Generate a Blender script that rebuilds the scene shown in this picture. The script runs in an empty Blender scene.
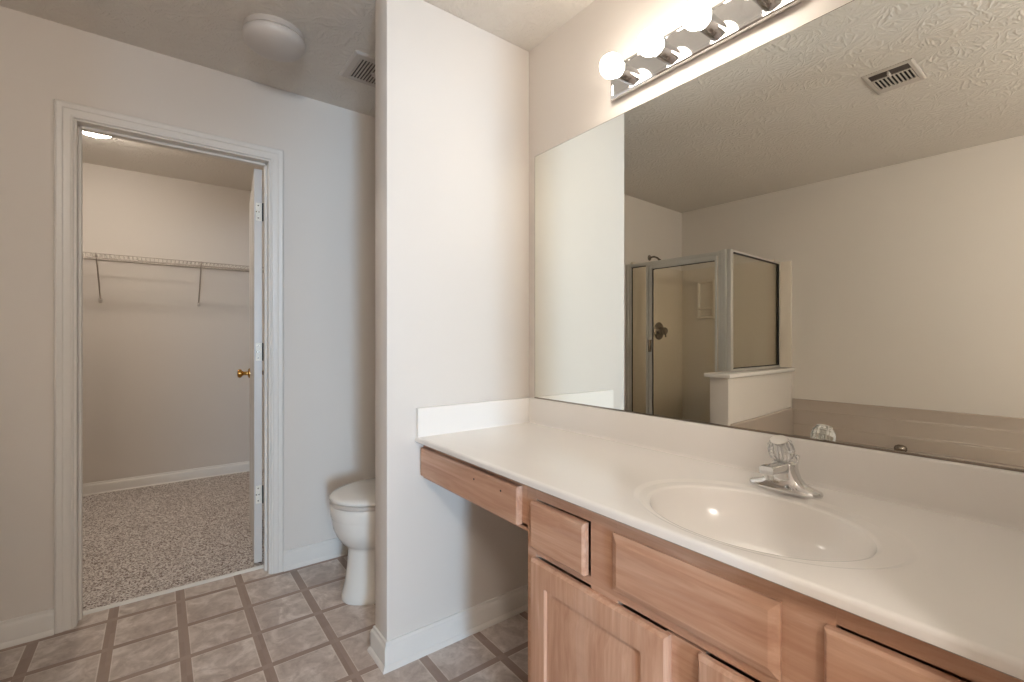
import bpy, bmesh, math, random
from mathutils import Vector, Matrix

# ------------------------------------------------------------------ camera, world, lights, exposure
C = bpy.context.scene.collection
S = bpy.context.scene
F_PX = 465.0
YAW = math.atan(353.0 / F_PX)
cam_d = bpy.data.cameras.new('camera')
cam_d.sensor_width = 36.0
cam_d.lens = F_PX / 1024.0 * 36.0
cam_d.clip_start = 0.02
cam = bpy.data.objects.new('camera', cam_d)
C.objects.link(cam)
cam.location = (0, 0, 1.165)
S.camera = cam
# plan coordinates below run X away from the camera, Y to the right towards the mirror wall; world Y is minus plan Y
cam.rotation_euler = (math.pi / 2, 0, -YAW - math.pi / 2)

w = bpy.data.worlds.new('sky'); S.world = w; w.use_nodes = True
bgn = w.node_tree.nodes['Background']
bgn.inputs['Color'].default_value = (0.55, 0.72, 1.0, 1)
bgn.inputs['Strength'].default_value = 0.6

def area(name, loc, rot, sx, sy, power, col):
    l = bpy.data.lights.new(name, 'AREA'); l.shape = 'RECTANGLE'; l.size = sx; l.size_y = sy
    l.energy = power; l.color = col
    o = bpy.data.objects.new(name, l); C.objects.link(o); o.location = (loc[0], -loc[1], loc[2]); o.rotation_euler = rot
    return o
# daylight entering the bedroom behind the camera through its window and reaching the bathroom through the open doorway
area('window_daylight', (-5.32, -1.14, 1.40), (math.pi / 2, 0, -math.pi / 2), 0.66, 1.16, 265, (0.50, 0.74, 1.0))

vs = S.view_settings
S.display_settings.display_device = 'sRGB'
vs.view_transform = 'Standard'; vs.look = 'None'; vs.gamma = 1.0; vs.use_curve_mapping = False
vs.exposure = 0.36
BULB = 20.5
REAR = 62.0
CLOSET = 56.0

# ------------------------------------------------------------------ key dimensions
CEIL = 2.44
XD = 2.586        # closet-door wall
XD2 = 2.70        # its closet side
XW, XW2 = 1.585, 1.70   # partition
YW = 0.645        # free end of the partition
YM = 1.30         # mirror wall
XR = 0.02         # end wall right of the vanity
XREAR = -2.0
CX = 4.71         # closet back wall
CEIL_C = 2.50
DY0, DY1, DZ = -0.268, 0.437, 2.064   # clear doorway

A0 = (2.672, 4.164); AA = -0.0493
def alc(u, v, z):
    x = A0[0] + u * math.cos(AA) - v * math.sin(AA)
    y = 2 * YM - (A0[1] + u * math.sin(AA) + v * math.cos(AA))
    return (x, y, z)

# ------------------------------------------------------------------ material helpers
def srgb(r, g, b):
    f = lambda c: (c / 255 / 12.92) if c / 255 <= 0.04045 else ((c / 255 + 0.055) / 1.055) ** 2.4
    return (f(r), f(g), f(b), 1)
class NT:
    def __init__(self, name):
        self.m = bpy.data.materials.new(name); self.m.use_nodes = True
        self.t = self.m.node_tree; self.n = self.t.nodes
        self.b = self.n['Principled BSDF']; self.out = self.n['Material Output']
    def node(self, typ, **kw):
        n = self.n.new(typ)
        for k, v in kw.items(): setattr(n, k, v)
        return n
    def link(self, a, b): self.t.links.new(a, b)
    def val(self, sock, v):
        if hasattr(v, 'links'): self.link(v, sock)
        else: sock.default_value = v
    def math(self, op, a, b=0.0, c=None, clamp=False):
        n = self.node('ShaderNodeMath', operation=op); n.use_clamp = clamp
        self.val(n.inputs[0], a); self.val(n.inputs[1], b)
        if c is not None: self.val(n.inputs[2], c)
        return n.outputs[0]
    def mix(self, fac, a, b):
        n = self.node('ShaderNodeMix', data_type='RGBA')
        self.val(n.inputs[0], fac); self.val(n.inputs[6], a); self.val(n.inputs[7], b)
        return n.outputs[2]
    def coord(self, which='Object'):
        return self.node('ShaderNodeTexCoord').outputs[which]
    def pos(self):
        return self.node('ShaderNodeNewGeometry').outputs['Position']
    def scale(self, v, s):
        n = self.node('ShaderNodeMapping'); self.link(v, n.inputs['Vector']); n.inputs['Scale'].default_value = s
        return n.outputs[0]
    def noise(self, v, scale, detail=3, rough=0.5, dist=0.0):
        n = self.node('ShaderNodeTexNoise'); self.link(v, n.inputs['Vector'])
        n.inputs['Scale'].default_value = scale; n.inputs['Detail'].default_value = detail
        n.inputs['Roughness'].default_value = rough; n.inputs['Distortion'].default_value = dist
        return n.outputs['Fac']
    def ramp(self, fac, stops):
        n = self.node('ShaderNodeValToRGB'); self.link(fac, n.inputs[0])
        e = n.color_ramp.elements
        while len(e) < len(stops): e.new(0.5)
        for i, (p, c) in enumerate(stops):
            e[i].position = p; e[i].color = c if len(c) == 4 else (*c, 1)
        return n.outputs[0]
    def bump(self, h, strength, dist):
        n = self.node('ShaderNodeBump'); self.link(h, n.inputs['Height'])
        n.inputs['Strength'].default_value = strength; n.inputs['Distance'].default_value = dist
        self.link(n.outputs[0], self.b.inputs['Normal'])
    def set(self, col=None, rough=None, metal=None, **kw):
        if col is not None: self.val(self.b.inputs['Base Color'], col)
        if rough is not None: self.val(self.b.inputs['Roughness'], rough)
        if metal is not None: self.b.inputs['Metallic'].default_value = metal
        for k, v in kw.items(): self.b.inputs[k].default_value = v
        return self

def paint(name, col, rough=0.6, orange=0.12):
    t = NT(name); p = t.pos()
    n = t.noise(p, 3.0, 2)
    c2 = tuple(x * 0.965 for x in col[:3]) + (1,)
    t.set(t.mix(n, c2, col), rough)
    t.bump(t.noise(p, 260, 2), orange, 0.001)
    return t.m

def plain(name, col, rough=0.5, metal=0.0, spec=None, vary=0.03, scale=25):
    t = NT(name); p = t.coord('Object')
    c2 = tuple(x * (1 - vary) for x in col[:3]) + (1,)
    t.set(t.mix(t.noise(p, scale, 2), c2, col), rough, metal)
    if spec is not None: t.b.inputs['Specular IOR Level'].default_value = spec
    return t.m

M = {}
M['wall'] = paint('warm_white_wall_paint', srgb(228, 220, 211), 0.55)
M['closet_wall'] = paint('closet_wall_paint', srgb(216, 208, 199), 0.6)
M['trim'] = plain('white_trim_paint', srgb(231, 226, 219), 0.35)
M['door_white'] = plain('white_door_paint', srgb(216, 213, 209), 0.35)

def ceiling_mat():
    t = NT('stomped_ceiling_texture'); p = t.pos()
    pw = t.node('ShaderNodeVectorMath', operation='ADD')
    t.link(p, pw.inputs[0])
    nz = t.node('ShaderNodeTexNoise'); t.link(p, nz.inputs['Vector']); nz.inputs['Scale'].default_value = 9
    sc = t.node('ShaderNodeVectorMath', operation='SCALE'); t.link(nz.outputs['Color'], sc.inputs[0]); sc.inputs['Scale'].default_value = 0.05
    t.link(sc.outputs[0], pw.inputs[1])
    h = None
    for k, (vs_, off) in enumerate(((6.2, 0.0), (7.1, 3.7))):
        mp = t.node('ShaderNodeMapping'); t.link(pw.outputs[0], mp.inputs['Vector'])
        mp.inputs['Location'].default_value = (off, off * 0.6, 0); mp.inputs['Scale'].default_value = (1, 1, 0.0)
        vo = t.node('ShaderNodeTexVoronoi'); t.link(mp.outputs[0], vo.inputs['Vector']); vo.inputs['Scale'].default_value = vs_
        sb = t.node('ShaderNodeVectorMath', operation='SUBTRACT')
        t.link(mp.outputs[0], sb.inputs[0]); t.link(vo.outputs['Position'], sb.inputs[1])
        sx = t.node('ShaderNodeSeparateXYZ'); t.link(sb.outputs[0], sx.inputs[0])
        ang = t.math('ARCTAN2', sx.outputs[1], sx.outputs[0])
        nn = t.noise(mp.outputs[0], 30, 2)
        ph = t.math('MULTIPLY_ADD', ang, 16.0, t.math('MULTIPLY', nn, 7.0))
        s = t.math('SINE', ph)
        s = t.math('MAXIMUM', s, 0.0)
        fall = t.math('MULTIPLY', t.math('MULTIPLY', vo.outputs['Distance'], 2.2, clamp=True), t.noise(mp.outputs[0], 12, 1))
        v = t.math('MULTIPLY', s, fall)
        h = v if h is None else t.math('MAXIMUM', h, v)
    t.set(t.mix(t.noise(p, 2, 2), srgb(226, 219, 210), srgb(231, 225, 216)), 0.8)
    t.bump(h, 0.42, 0.010)
    return t.m
M['ceiling'] = ceiling_mat()

def vinyl_mat():
    t = NT('sheet_vinyl_tile_pattern'); p = t.pos()
    sx = t.node('ShaderNodeSeparateXYZ'); t.link(p, sx.inputs[0])
    X, Y = sx.outputs[0], t.math('MULTIPLY', sx.outputs[1], -1.0)
    PX, PY = 0.2335, 0.2325
    dx = t.math('DIVIDE', t.math('SUBTRACT', X, 2.5555 - 20 * PX), PX)
    dy = t.math('DIVIDE', t.math('SUBTRACT', Y, 0.0775 - 20 * PY), PY)
    ix, iy = t.math('ROUND', dx), t.math('ROUND', dy)
    ax = t.math('MULTIPLY', t.math('SUBTRACT', dx, ix), PX)      # signed distance to strip centre
    ay = t.math('MULTIPLY', t.math('SUBTRACT', dy, iy), PY)
    aax, aay = t.math('ABSOLUTE', ax), t.math('ABSOLUTE', ay)
    inx = t.math('LESS_THAN', aax, 0.0125)
    iny = t.math('LESS_THAN', aay, 0.0165)
    strip = t.math('MAXIMUM', inx, iny)
    cross = t.math('MULTIPLY', inx, iny)
    # pale bevel line on one side of each strip
    lx = t.math('COMPARE', ax, -0.0145, 0.0022); ly = t.math('COMPARE', ay, -0.0185, 0.0022)
    ly2 = t.math('COMPARE', ay, 0.0185, 0.0012)
    line = t.math('MULTIPLY', t.math('MAXIMUM', t.math('MAXIMUM', lx, ly), ly2), t.math('SUBTRACT', 1.0, strip))
    # per tile variation
    cv = t.node('ShaderNodeCombineXYZ'); t.link(t.math('FLOOR', dx), cv.inputs[0]); t.link(t.math('FLOOR', dy), cv.inputs[1])
    wn = t.node('ShaderNodeTexWhiteNoise', noise_dimensions='3D'); t.link(cv.outputs[0], wn.inputs['Vector'])
    off = t.node('ShaderNodeVectorMath', operation='MULTIPLY_ADD'); t.link(wn.outputs['Color'], off.inputs[0])
    off.inputs[1].default_value = (7, 7, 7); t.link(p, off.inputs[2])
    n1 = t.noise(off.outputs[0], 11, 6, 0.62, 0.8); n2 = t.noise(off.outputs[0], 42, 4, 0.6, 0.4)
    tile = t.ramp(n1, [(0.28, srgb(172, 157, 149)), (0.48, srgb(199, 186, 177)), (0.60, srgb(219, 208, 200)), (0.76, srgb(241, 234, 228))])
    tile = t.mix(t.math('MULTIPLY', t.math('SUBTRACT', 0.52, n2, clamp=True), 1.6), tile, srgb(150, 131, 120))
    tint = t.math('MULTIPLY_ADD', wn.outputs['Value'], 0.22, 0.0)
    tile = t.mix(tint, tile, srgb(190, 170, 157))
    n3 = t.noise(p, 26, 4, 0.6)
    st = t.mix(n3, srgb(144, 123, 111), srgb(165, 144, 132))
    # strip mosaic: the strip changes tone from piece to piece
    wn2 = t.node('ShaderNodeTexWhiteNoise', noise_dimensions='3D')
    cv2 = t.node('ShaderNodeCombineXYZ'); t.link(ix, cv2.inputs[0]); t.link(t.math('FLOOR', dy), cv2.inputs[1]); t.link(inx, cv2.inputs[2])
    t.link(cv2.outputs[0], wn2.inputs['Vector'])
    st = t.mix(t.math('MULTIPLY', wn2.outputs['Value'], 0.35), st, srgb(188, 168, 155))
    st = t.mix(t.math('MULTIPLY', cross, 0.35), st, srgb(180, 160, 147))
    col = t.mix(strip, tile, st)
    col = t.mix(t.math('MULTIPLY', line, 0.55), col, srgb(228, 218, 208))
    t.set(col, 0.36)
    t.b.inputs['Specular IOR Level'].default_value = 0.4
    hh = t.math('SUBTRACT', t.math('MULTIPLY', n2, 0.25), t.math('MULTIPLY', strip, 0.3))
    t.bump(hh, 0.25, 0.002)
    return t.m
M['vinyl'] = vinyl_mat()

def carpet_mat():
    t = NT('speckled_frieze_carpet'); p = t.pos()
    v = t.node('ShaderNodeTexVoronoi'); t.link(p, v.inputs['Vector']); v.inputs['Scale'].default_value = 165
    sp = t.node('ShaderNodeSeparateColor'); t.link(v.outputs['Color'], sp.inputs[0])
    n = t.noise(p, 105, 3, 0.7)
    f = t.math('MULTIPLY_ADD', sp.outputs[0], 0.55, t.math('MULTIPLY', n, 0.5))
    col = t.ramp(f, [(0.20, srgb(96, 84, 79)), (0.36, srgb(168, 154, 147)), (0.52, srgb(222, 211, 204)), (0.74, srgb(250, 245, 240))])
    big = t.noise(p, 5, 2)
    col = t.mix(t.math('MULTIPLY', big, 0.25), col, srgb(140, 122, 112))
    t.set(col, 0.95); t.b.inputs['Specular IOR Level'].default_value = 0.1
    t.bump(f, 0.9, 0.012)
    return t.m
M['carpet'] = carpet_mat()

def wood_mat(name, axis):
    t = NT(name); p = t.pos()
    s = [9.0, 9.0, 9.0]; s['XYZ'.index(axis)] = 0.9
    v = t.scale(p, s)
    g1 = t.noise(v, 2.2, 5, 0.6, 1.2)
    s2 = [60.0, 60.0, 60.0]; s2['XYZ'.index(axis)] = 2.2
    g2 = t.noise(t.scale(p, s2), 2.0, 3, 0.6)
    col = t.ramp(g1, [(0.28, srgb(186, 140, 115)), (0.46, srgb(204, 161, 134)), (0.6, srgb(213, 173, 147)), (0.74, srgb(226, 193, 170))])
    col = t.mix(t.math('MULTIPLY', t.math('SUBTRACT', g2, 0.42, clamp=True), 1.1), col, srgb(176, 124, 98))
    # pale pickled streaks
    pk = t.noise(t.scale(p, [x * 0.55 for x in s]), 2.6, 2, 0.5, 0.6)
    col = t.mix(t.math('MULTIPLY', t.math('SUBTRACT', pk, 0.57, clamp=True), 3.2, clamp=True), col, srgb(232, 206, 188))
    t.set(col, 0.38)
    t.b.inputs['Specular IOR Level'].default_value = 0.4
    t.bump(g2, 0.08, 0.001)
    return t.m
M['woodx'] = wood_mat('pickled_maple_horizontal_grain', 'X')
M['woodz'] = wood_mat('pickled_maple_vertical_grain', 'Z')
M['woodin'] = plain('cabinet_interior_board', srgb(170, 140, 118), 0.6)
M['marble'] = plain('cream_cultured_marble', srgb(243, 238, 232), 0.16, vary=0.015, scale=6)
M['porcelain'] = plain('white_porcelain', srgb(231, 226, 218), 0.12, vary=0.01)
M['fiberglass'] = plain('almond_fiberglass', srgb(231, 219, 203), 0.2, vary=0.02, scale=4)
M['tubacrylic'] = plain('almond_acrylic_tub', srgb(184, 170, 158), 0.15, vary=0.02, scale=4)
M['chrome'] = plain('polished_chrome', srgb(226, 226, 226), 0.07, 1.0, vary=0.02)
M['satin'] = plain('brushed_aluminium', srgb(214, 212, 206), 0.32, 0.55, vary=0.0)
M['brass'] = plain('polished_brass', srgb(196, 152, 84), 0.2, 1.0)
M['gasket'] = plain('dark_rubber_gasket', srgb(38, 34, 32), 0.6)
M['wire'] = plain('white_vinyl_coated_wire', srgb(176, 165, 153), 0.45)
M['plastic'] = plain('white_plastic', srgb(204, 195, 186), 0.4)
M['dark'] = plain('dark_duct_opening', srgb(28, 25, 24), 0.8)
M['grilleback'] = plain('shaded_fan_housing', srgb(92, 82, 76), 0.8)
M['hinge'] = plain('paint_splashed_hinge', srgb(244, 241, 230), 0.35, vary=0.12, scale=160)
M['domeglass'] = plain('white_opal_glass', srgb(212, 205, 198), 0.3)
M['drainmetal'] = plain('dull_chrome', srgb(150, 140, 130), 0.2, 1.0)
M['walnutrod'] = plain('metal_threshold', srgb(226, 222, 214), 0.4, 0.0)

def mirror_mat():
    t = NT('silvered_mirror_glass'); n = t.noise(t.pos(), 1.5, 1)
    t.set(t.mix(n, (0.87, 0.88, 0.825, 1), (0.88, 0.89, 0.835, 1)), 0.0, 1.0)
    return t.m
M['mirror'] = mirror_mat()
def glass_mat(name, tint, fres=1.45):
    t = NT(name)
    tr = t.node('ShaderNodeBsdfTransparent'); n = t.noise(t.pos(), 2, 1)
    t.link(t.mix(n, tint, tuple(x * 0.99 for x in tint[:3]) + (1,)), tr.inputs[0])
    gl = t.node('ShaderNodeBsdfGlossy'); gl.inputs['Roughness'].default_value = 0.01
    g = t.node('ShaderNodeNewGeometry'); dt = t.node('ShaderNodeVectorMath', operation='DOT_PRODUCT')
    t.link(g.outputs['Normal'], dt.inputs[0]); t.link(g.outputs['Incoming'], dt.inputs[1])
    c5 = t.math('POWER', t.math('SUBTRACT', 1.0, t.math('ABSOLUTE', dt.outputs['Value']), clamp=True), 5.0)
    fr = t.math('MULTIPLY_ADD', c5, 0.9, 0.03)
    mx = t.node('ShaderNodeMixShader'); t.link(fr, mx.inputs[0]); t.link(tr.outputs[0], mx.inputs[1]); t.link(gl.outputs[0], mx.inputs[2])
    t.link(mx.outputs[0], t.out.inputs[0])
    return t.m
M['showerglass'] = glass_mat('clear_shower_glass', (0.97, 0.96, 0.92, 1))
M['winglass'] = glass_mat('window_glass', (0.98, 0.98, 0.98, 1))
def acrylic():
    t = NT('clear_faceted_acrylic'); n = t.noise(t.pos(), 40, 1)
    t.set(t.mix(n, (0.97, 0.97, 0.95, 1), (1, 1, 1, 1)), 0.03)
    t.b.inputs['Transmission Weight'].default_value = 0.80; t.b.inputs['IOR'].default_value = 1.47
    return t.m
M['acrylic'] = acrylic()
def emit(name, col, strength):
    t = NT(name); e = t.node('ShaderNodeEmission'); n = t.noise(t.coord('Object'), 3, 1)
    t.link(t.mix(n, col, tuple(x * 0.98 for x in col[:3]) + (1,)), e.inputs[0]); e.inputs[1].default_value = strength
    t.link(e.outputs[0], t.out.inputs[0])
    return t.m
M['bulb'] = emit('lit_globe_bulb', (1.0, 0.92, 0.82, 1), BULB)
M['closetbulb'] = emit('lit_closet_dome', (1.0, 0.90, 0.78, 1), CLOSET)
M['fillglow'] = emit('fill_lamp_glow', (1.0, 0.93, 0.86, 1), REAR)  # glow of the added fill lamp behind the camera

# ------------------------------------------------------------------ geometry helpers
class MB:
    def __init__(self, xf=None):
        self.b = bmesh.new(); self.xf = xf
    def box(self, x0, x1, y0, y1, z0, z1, bev=0.0, seg=2):
        v = [self.b.verts.new((x, y, z)) for x in (x0, x1) for y in (y0, y1) for z in (z0, z1)]
        fs = [self.b.faces.new([v[i] for i in q]) for q in ((0, 1, 3, 2), (4, 6, 7, 5), (0, 4, 5, 1), (2, 3, 7, 6), (0, 2, 6, 4), (1, 5, 7, 3))]
        bmesh.ops.recalc_face_normals(self.b, faces=fs)
        if bev:
            es = list({e for f in fs for e in f.edges})
            bmesh.ops.bevel(self.b, geom=es, offset=bev, segments=seg, profile=0.5, affect='EDGES')
        return self
    def loft(self, rings, cap0=True, cap1=True, closed=True):
        vr = [[self.b.verts.new(p) for p in r] for r in rings]
        n = len(rings[0])
        for a, c in zip(vr, vr[1:]):
            for i in range(n if closed else n - 1):
                j = (i + 1) % n
                try: self.b.faces.new((a[i], a[j], c[j], c[i]))
                except ValueError: pass
        if cap0 and closed: self.b.faces.new(vr[0])
        if cap1 and closed: self.b.faces.new(list(reversed(vr[-1])))
        return self
    def frame(self, d):
        d = Vector(d).normalized()
        up = Vector((0, 0, 1)) if abs(d.z) < 0.9 else Vector((1, 0, 0))
        a = d.cross(up).normalized(); return d, a, a.cross(d).normalized()
    def lathe(self, prof, base, axis=(0, 0, 1), seg=24, cap=True, phase=0.0):
        """prof: (radius, distance along axis)"""
        d, a, c = self.frame(axis); o = Vector(base)
        rings = []
        for r, h in prof:
            r = max(r, 1e-5)
            rings.append([o + d * h + (a * math.cos(t) + c * math.sin(t)) * r for t in [phase + 2 * math.pi * i / seg for i in range(seg)]])
        return self.loft(rings, cap, cap)
    def cyl(self, p0, p1, r, seg=16, r1=None):
        p0, p1 = Vector(p0), Vector(p1); L = (p1 - p0).length
        return self.lathe([(r, 0), (r if r1 is None else r1, L)], p0, p1 - p0, seg)
    def tube(self, pts, r, seg=8):
        pts = [Vector(p) for p in pts]; rings = []
        for i, p in enumerate(pts):
            t = (pts[min(i + 1, len(pts) - 1)] - pts[max(i - 1, 0)]).normalized()
            d, a, c = self.frame(t)
            rr = r[i] if isinstance(r, (list, tuple)) else r
            rings.append([p + (a * math.cos(q) + c * math.sin(q)) * rr for q in [2 * math.pi * k / seg for k in range(seg)]])
        return self.loft(rings)
    def build(self, name, mat, parent=None, smooth=40, label=None):
        if self.xf:
            for v in self.b.verts: v.co = Vector(self.xf(*v.co))
        for v in self.b.verts: v.co.y = -v.co.y
        bmesh.ops.remove_doubles(self.b, verts=self.b.verts, dist=1e-6)
        bmesh.ops.recalc_face_normals(self.b, faces=self.b.faces)
        lo = Vector([min(v.co[i] for v in self.b.verts) for i in range(3)])
        hi = Vector([max(v.co[i] for v in self.b.verts) for i in range(3)])
        o_ = Vector(((lo.x + hi.x) / 2, (lo.y + hi.y) / 2, lo.z))
        for v in self.b.verts: v.co -= o_
        me = bpy.data.meshes.new(name); self.b.to_mesh(me); self.b.free()
        if smooth:
            for f in me.polygons: f.use_smooth = True
            me.set_sharp_from_angle(angle=math.radians(smooth))
        me.materials.append(mat)
        o = bpy.data.objects.new(name, me); C.objects.link(o)
        if parent is not None:
            o.parent = parent; o.location = o_ - WL[parent]
        else: o.location = o_
        WL[o] = o_
        if label: o['label'] = label
        return o
WL = {}
def thing(name, label, cat, loc, group=None):
    o = bpy.data.objects.new(name, None); C.objects.link(o); loc = (loc[0], -loc[1], loc[2]); o.location = loc; WL[o] = Vector(loc)
    o.empty_display_size = 0.1
    o['label'] = label; o['category'] = cat
    if group: o['group'] = group
    return o
def tag(o, label, cat, group=None):
    o['label'] = label; o['category'] = cat
    if group: o['group'] = group
    return o
def struct(o, label, cat):
    o['kind'] = 'structure'; o['label'] = label; o['category'] = cat
    return o
def sweep(mb, prof, path, to3d, flip=1):
    """prof: (offset to the side, height); path: plan polyline with mitred corners."""
    rings = []
    P = [Vector(p) for p in path]
    for i, p in enumerate(P):
        def nrm(a, b):
            d = (b - a).normalized(); return Vector((-d.y, d.x)) * flip
        if i == 0: m = nrm(P[0], P[1])
        elif i == len(P) - 1: m = nrm(P[-2], P[-1])
        else:
            n0, n1 = nrm(P[i - 1], P[i]), nrm(P[i], P[i + 1])
            m = (n0 + n1); m = m / (m.dot(n0))
        rings.append([to3d(p.x + m.x * o, p.y + m.y * o, h) for o, h in prof])
    mb.loft(rings)
    return mb
def ell(cx, cy, a, b, z, n=64, pw=2.0):
    r = []
    for i in range(n):
        t = 2 * math.pi * i / n; c, s = math.cos(t), math.sin(t)
        r.append((cx + a * math.copysign(abs(c) ** (2 / pw), c), cy + b * math.copysign(abs(s) ** (2 / pw), s), z))
    return r
def panel_rings(x0, x1, z0, z1, yb, steps):
    """nested rectangles facing -Y: steps of (inset, y)."""
    return [[(x0 + i, y, z0 + i), (x1 - i, y, z0 + i), (x1 - i, y, z1 - i), (x0 + i, y, z1 - i)] for i, y in [(0, yb)] + steps]

# ------------------------------------------------------------------ the room
b = MB(); b.box(XREAR - 0.1, XD2 - 0.022, -2.0, YM + 0.1, -0.06, 0.0)
struct(b.build('floor', M['vinyl'], smooth=0), 'beige sheet vinyl floor printed with square tiles and brown strips', 'floor')
b = MB(); b.box(XD2 - 0.018, CX + 0.1, -1.4, 1.06, -0.05, 0.010)
struct(b.build('floor_closet', M['carpet'], smooth=0), 'speckled brown carpet on the closet floor', 'floor')
b = MB(); b.box(XREAR - 0.1, XD2 - 0.02, -2.0, YM + 0.1, CEIL, CEIL + 0.08)
struct(b.build('ceiling', M['ceiling'], smooth=0), 'textured off-white bathroom ceiling', 'ceiling')
b = MB(); b.box(XD2 - 0.02, CX + 0.1, -1.4, 1.06, CEIL_C, CEIL_C + 0.08)
struct(b.build('ceiling_closet', M['ceiling'], smooth=0), 'textured ceiling of the walk-in closet', 'ceiling')
b = MB(); b.box(XREAR - 0.1, XD2, YM, YM + 0.1, 0, CEIL)
struct(b.build('wall_right', M['wall'], smooth=0), 'warm white wall carrying the mirror and the light bar', 'wall')
b = MB()
JT = 0.02
b.box(XD, XD2, -0.575, DY0 - JT, 0, CEIL + 0.08); b.box(XD, XD2, DY1 + JT, YM, 0, CEIL + 0.08); b.box(XD, XD2, DY0 - JT, DY1 + JT, DZ + JT, CEIL + 0.08)
struct(b.build('wall_back', M['wall'], smooth=0), 'warm white wall with the closet doorway', 'wall')
b = MB(); b.box(XW, XW2, YW, YM, 0, CEIL, 0.004)
struct(b.build('wall_partition', M['wall']), 'warm white partition wall between vanity and toilet', 'wall')
b = MB(); b.box(XR - 0.115, XR, YW, YM, 0, CEIL)
struct(b.build('wall_end', M['wall'], smooth=0), 'short wall closing the right end of the vanity', 'wall')
b = MB(alc); b.box(-5.0, 0.3, 0.0, 0.12, 0, CEIL)
struct(b.build('wall_left', M['wall'], smooth=0), 'long beige wall behind the bathtub, seen in the mirror', 'wall')
b = MB(alc); b.box(0.0, 0.025, -1.02, 0.0, 0, CEIL)
struct(b.build('wall_shower', M['wall'], smooth=0), 'wall carrying the shower head, seen in the mirror', 'wall')
# wall behind the camera with its open doorway, and the bedroom beyond
DO0, DO1, DOZ = -0.60, 0.10, 2.03
b = MB()
b.box(XREAR - 0.1, XREAR, DO1, YM, 0, CEIL); b.box(XREAR - 0.1, XREAR, DO0, DO1, DOZ, CEIL); b.box(XREAR - 0.1, XREAR, -1.95, DO0, 0, CEIL)
struct(b.build('wall_front', M['wall'], smooth=0), 'wall behind the camera with an open doorway', 'wall')
XBR, BY0, BY1 = -5.2, -2.2, 1.4
b = MB(); b.box(XBR - 0.1, XREAR - 0.1, BY0 - 0.1, BY1 + 0.1, -0.06, 0.005)
struct(b.build('floor_bedroom', M['carpet'], smooth=0), 'speckled carpet of the bedroom behind the camera', 'floor')
b = MB(); b.box(XBR - 0.1, XREAR - 0.1, BY0 - 0.1, BY1 + 0.1, CEIL, CEIL + 0.08)
struct(b.build('ceiling_bedroom', M['ceiling'], smooth=0), 'ceiling of the bedroom behind the camera', 'ceiling')
WY0, WY1, WZ0, WZ1 = -1.50, -0.78, 0.80, 2.00
b = MB()
b.box(XBR - 0.1, XBR, BY0, WY0, 0, CEIL); b.box(XBR - 0.1, XBR, WY1, BY1, 0, CEIL); b.box(XBR - 0.1, XBR, WY0, WY1, 0, WZ0); b.box(XBR - 0.1, XBR, WY0, WY1, WZ1, CEIL)
b.box(XBR, XREAR - 0.1, BY0 - 0.1, BY0, 0, CEIL); b.box(XBR, XREAR - 0.1, BY1, BY1 + 0.1, 0, CEIL)
struct(b.build('wall_bedroom', M['wall'], smooth=0), 'walls of the bedroom behind the camera', 'wall')
b = MB()
b.box(XBR - 0.09, XBR - 0.01, WY0, WY0 + 0.04, WZ0, WZ1); b.box(XBR - 0.09, XBR - 0.01, WY1 - 0.04, WY1, WZ0, WZ1)
b.box(XBR - 0.09, XBR - 0.01, WY0, WY1, WZ0, WZ0 + 0.04); b.box(XBR - 0.09, XBR - 0.01, WY0, WY1, WZ1 - 0.04, WZ1)
b.box(XBR - 0.06, XBR - 0.03, WY0, WY1, 1.38, 1.42)
win = struct(b.build('window_1', M['trim'], smooth=0), 'white sash window of the bedroom behind the camera', 'window')
b = MB(); b.box(XBR - 0.048, XBR - 0.044, WY0 + 0.03, WY1 - 0.03, WZ0 + 0.03, WZ1 - 0.03)
b.build('window_pane', M['winglass'], win, smooth=0)
# closet shell
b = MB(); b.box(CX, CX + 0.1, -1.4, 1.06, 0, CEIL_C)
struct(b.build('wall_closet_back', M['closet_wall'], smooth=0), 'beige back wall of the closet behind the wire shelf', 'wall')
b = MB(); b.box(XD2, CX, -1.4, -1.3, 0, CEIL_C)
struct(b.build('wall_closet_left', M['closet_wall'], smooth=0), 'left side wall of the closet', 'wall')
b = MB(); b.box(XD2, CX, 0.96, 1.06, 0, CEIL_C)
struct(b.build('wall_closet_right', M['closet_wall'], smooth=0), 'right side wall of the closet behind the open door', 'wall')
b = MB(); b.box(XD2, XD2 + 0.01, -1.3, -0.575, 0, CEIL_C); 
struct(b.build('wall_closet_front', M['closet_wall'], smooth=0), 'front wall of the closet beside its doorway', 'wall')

# ---- baseboards
BP = [(0, 0), (0.021, 0), (0.021, 0.006), (0.017, 0.015), (0.0125, 0.019), (0.0125, 0.074), (0.010, 0.082), (0.0065, 0.086), (0.005, 0.096), (0, 0.098)]
plan = lambda x, y, h: (x, y, h)
def baseboard(name, path, flip, label):
    struct(sweep(MB(), BP, path, plan, flip).build(name, M['trim'], smooth=25), label, 'baseboard')
CW = 0.057
RV = 0.008
baseboard('baseboard_back', [(XD, -0.56), (XD, DY0 - RV - CW)], 1, 'white baseboard left of the closet doorway')
baseboard('baseboard_toilet', [(XD, DY1 + RV + CW), (XD, YM - 0.0), (XW2 + 0.0, YM), (XW2, YW), (XW, YW), (XW, YM)], 1, 'white baseboard behind the toilet and around the partition foot')
baseboard('baseboard_closet', [(CX, 0.96), (CX, -1.3)], -1, 'white baseboard on the closet back wall')

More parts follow.
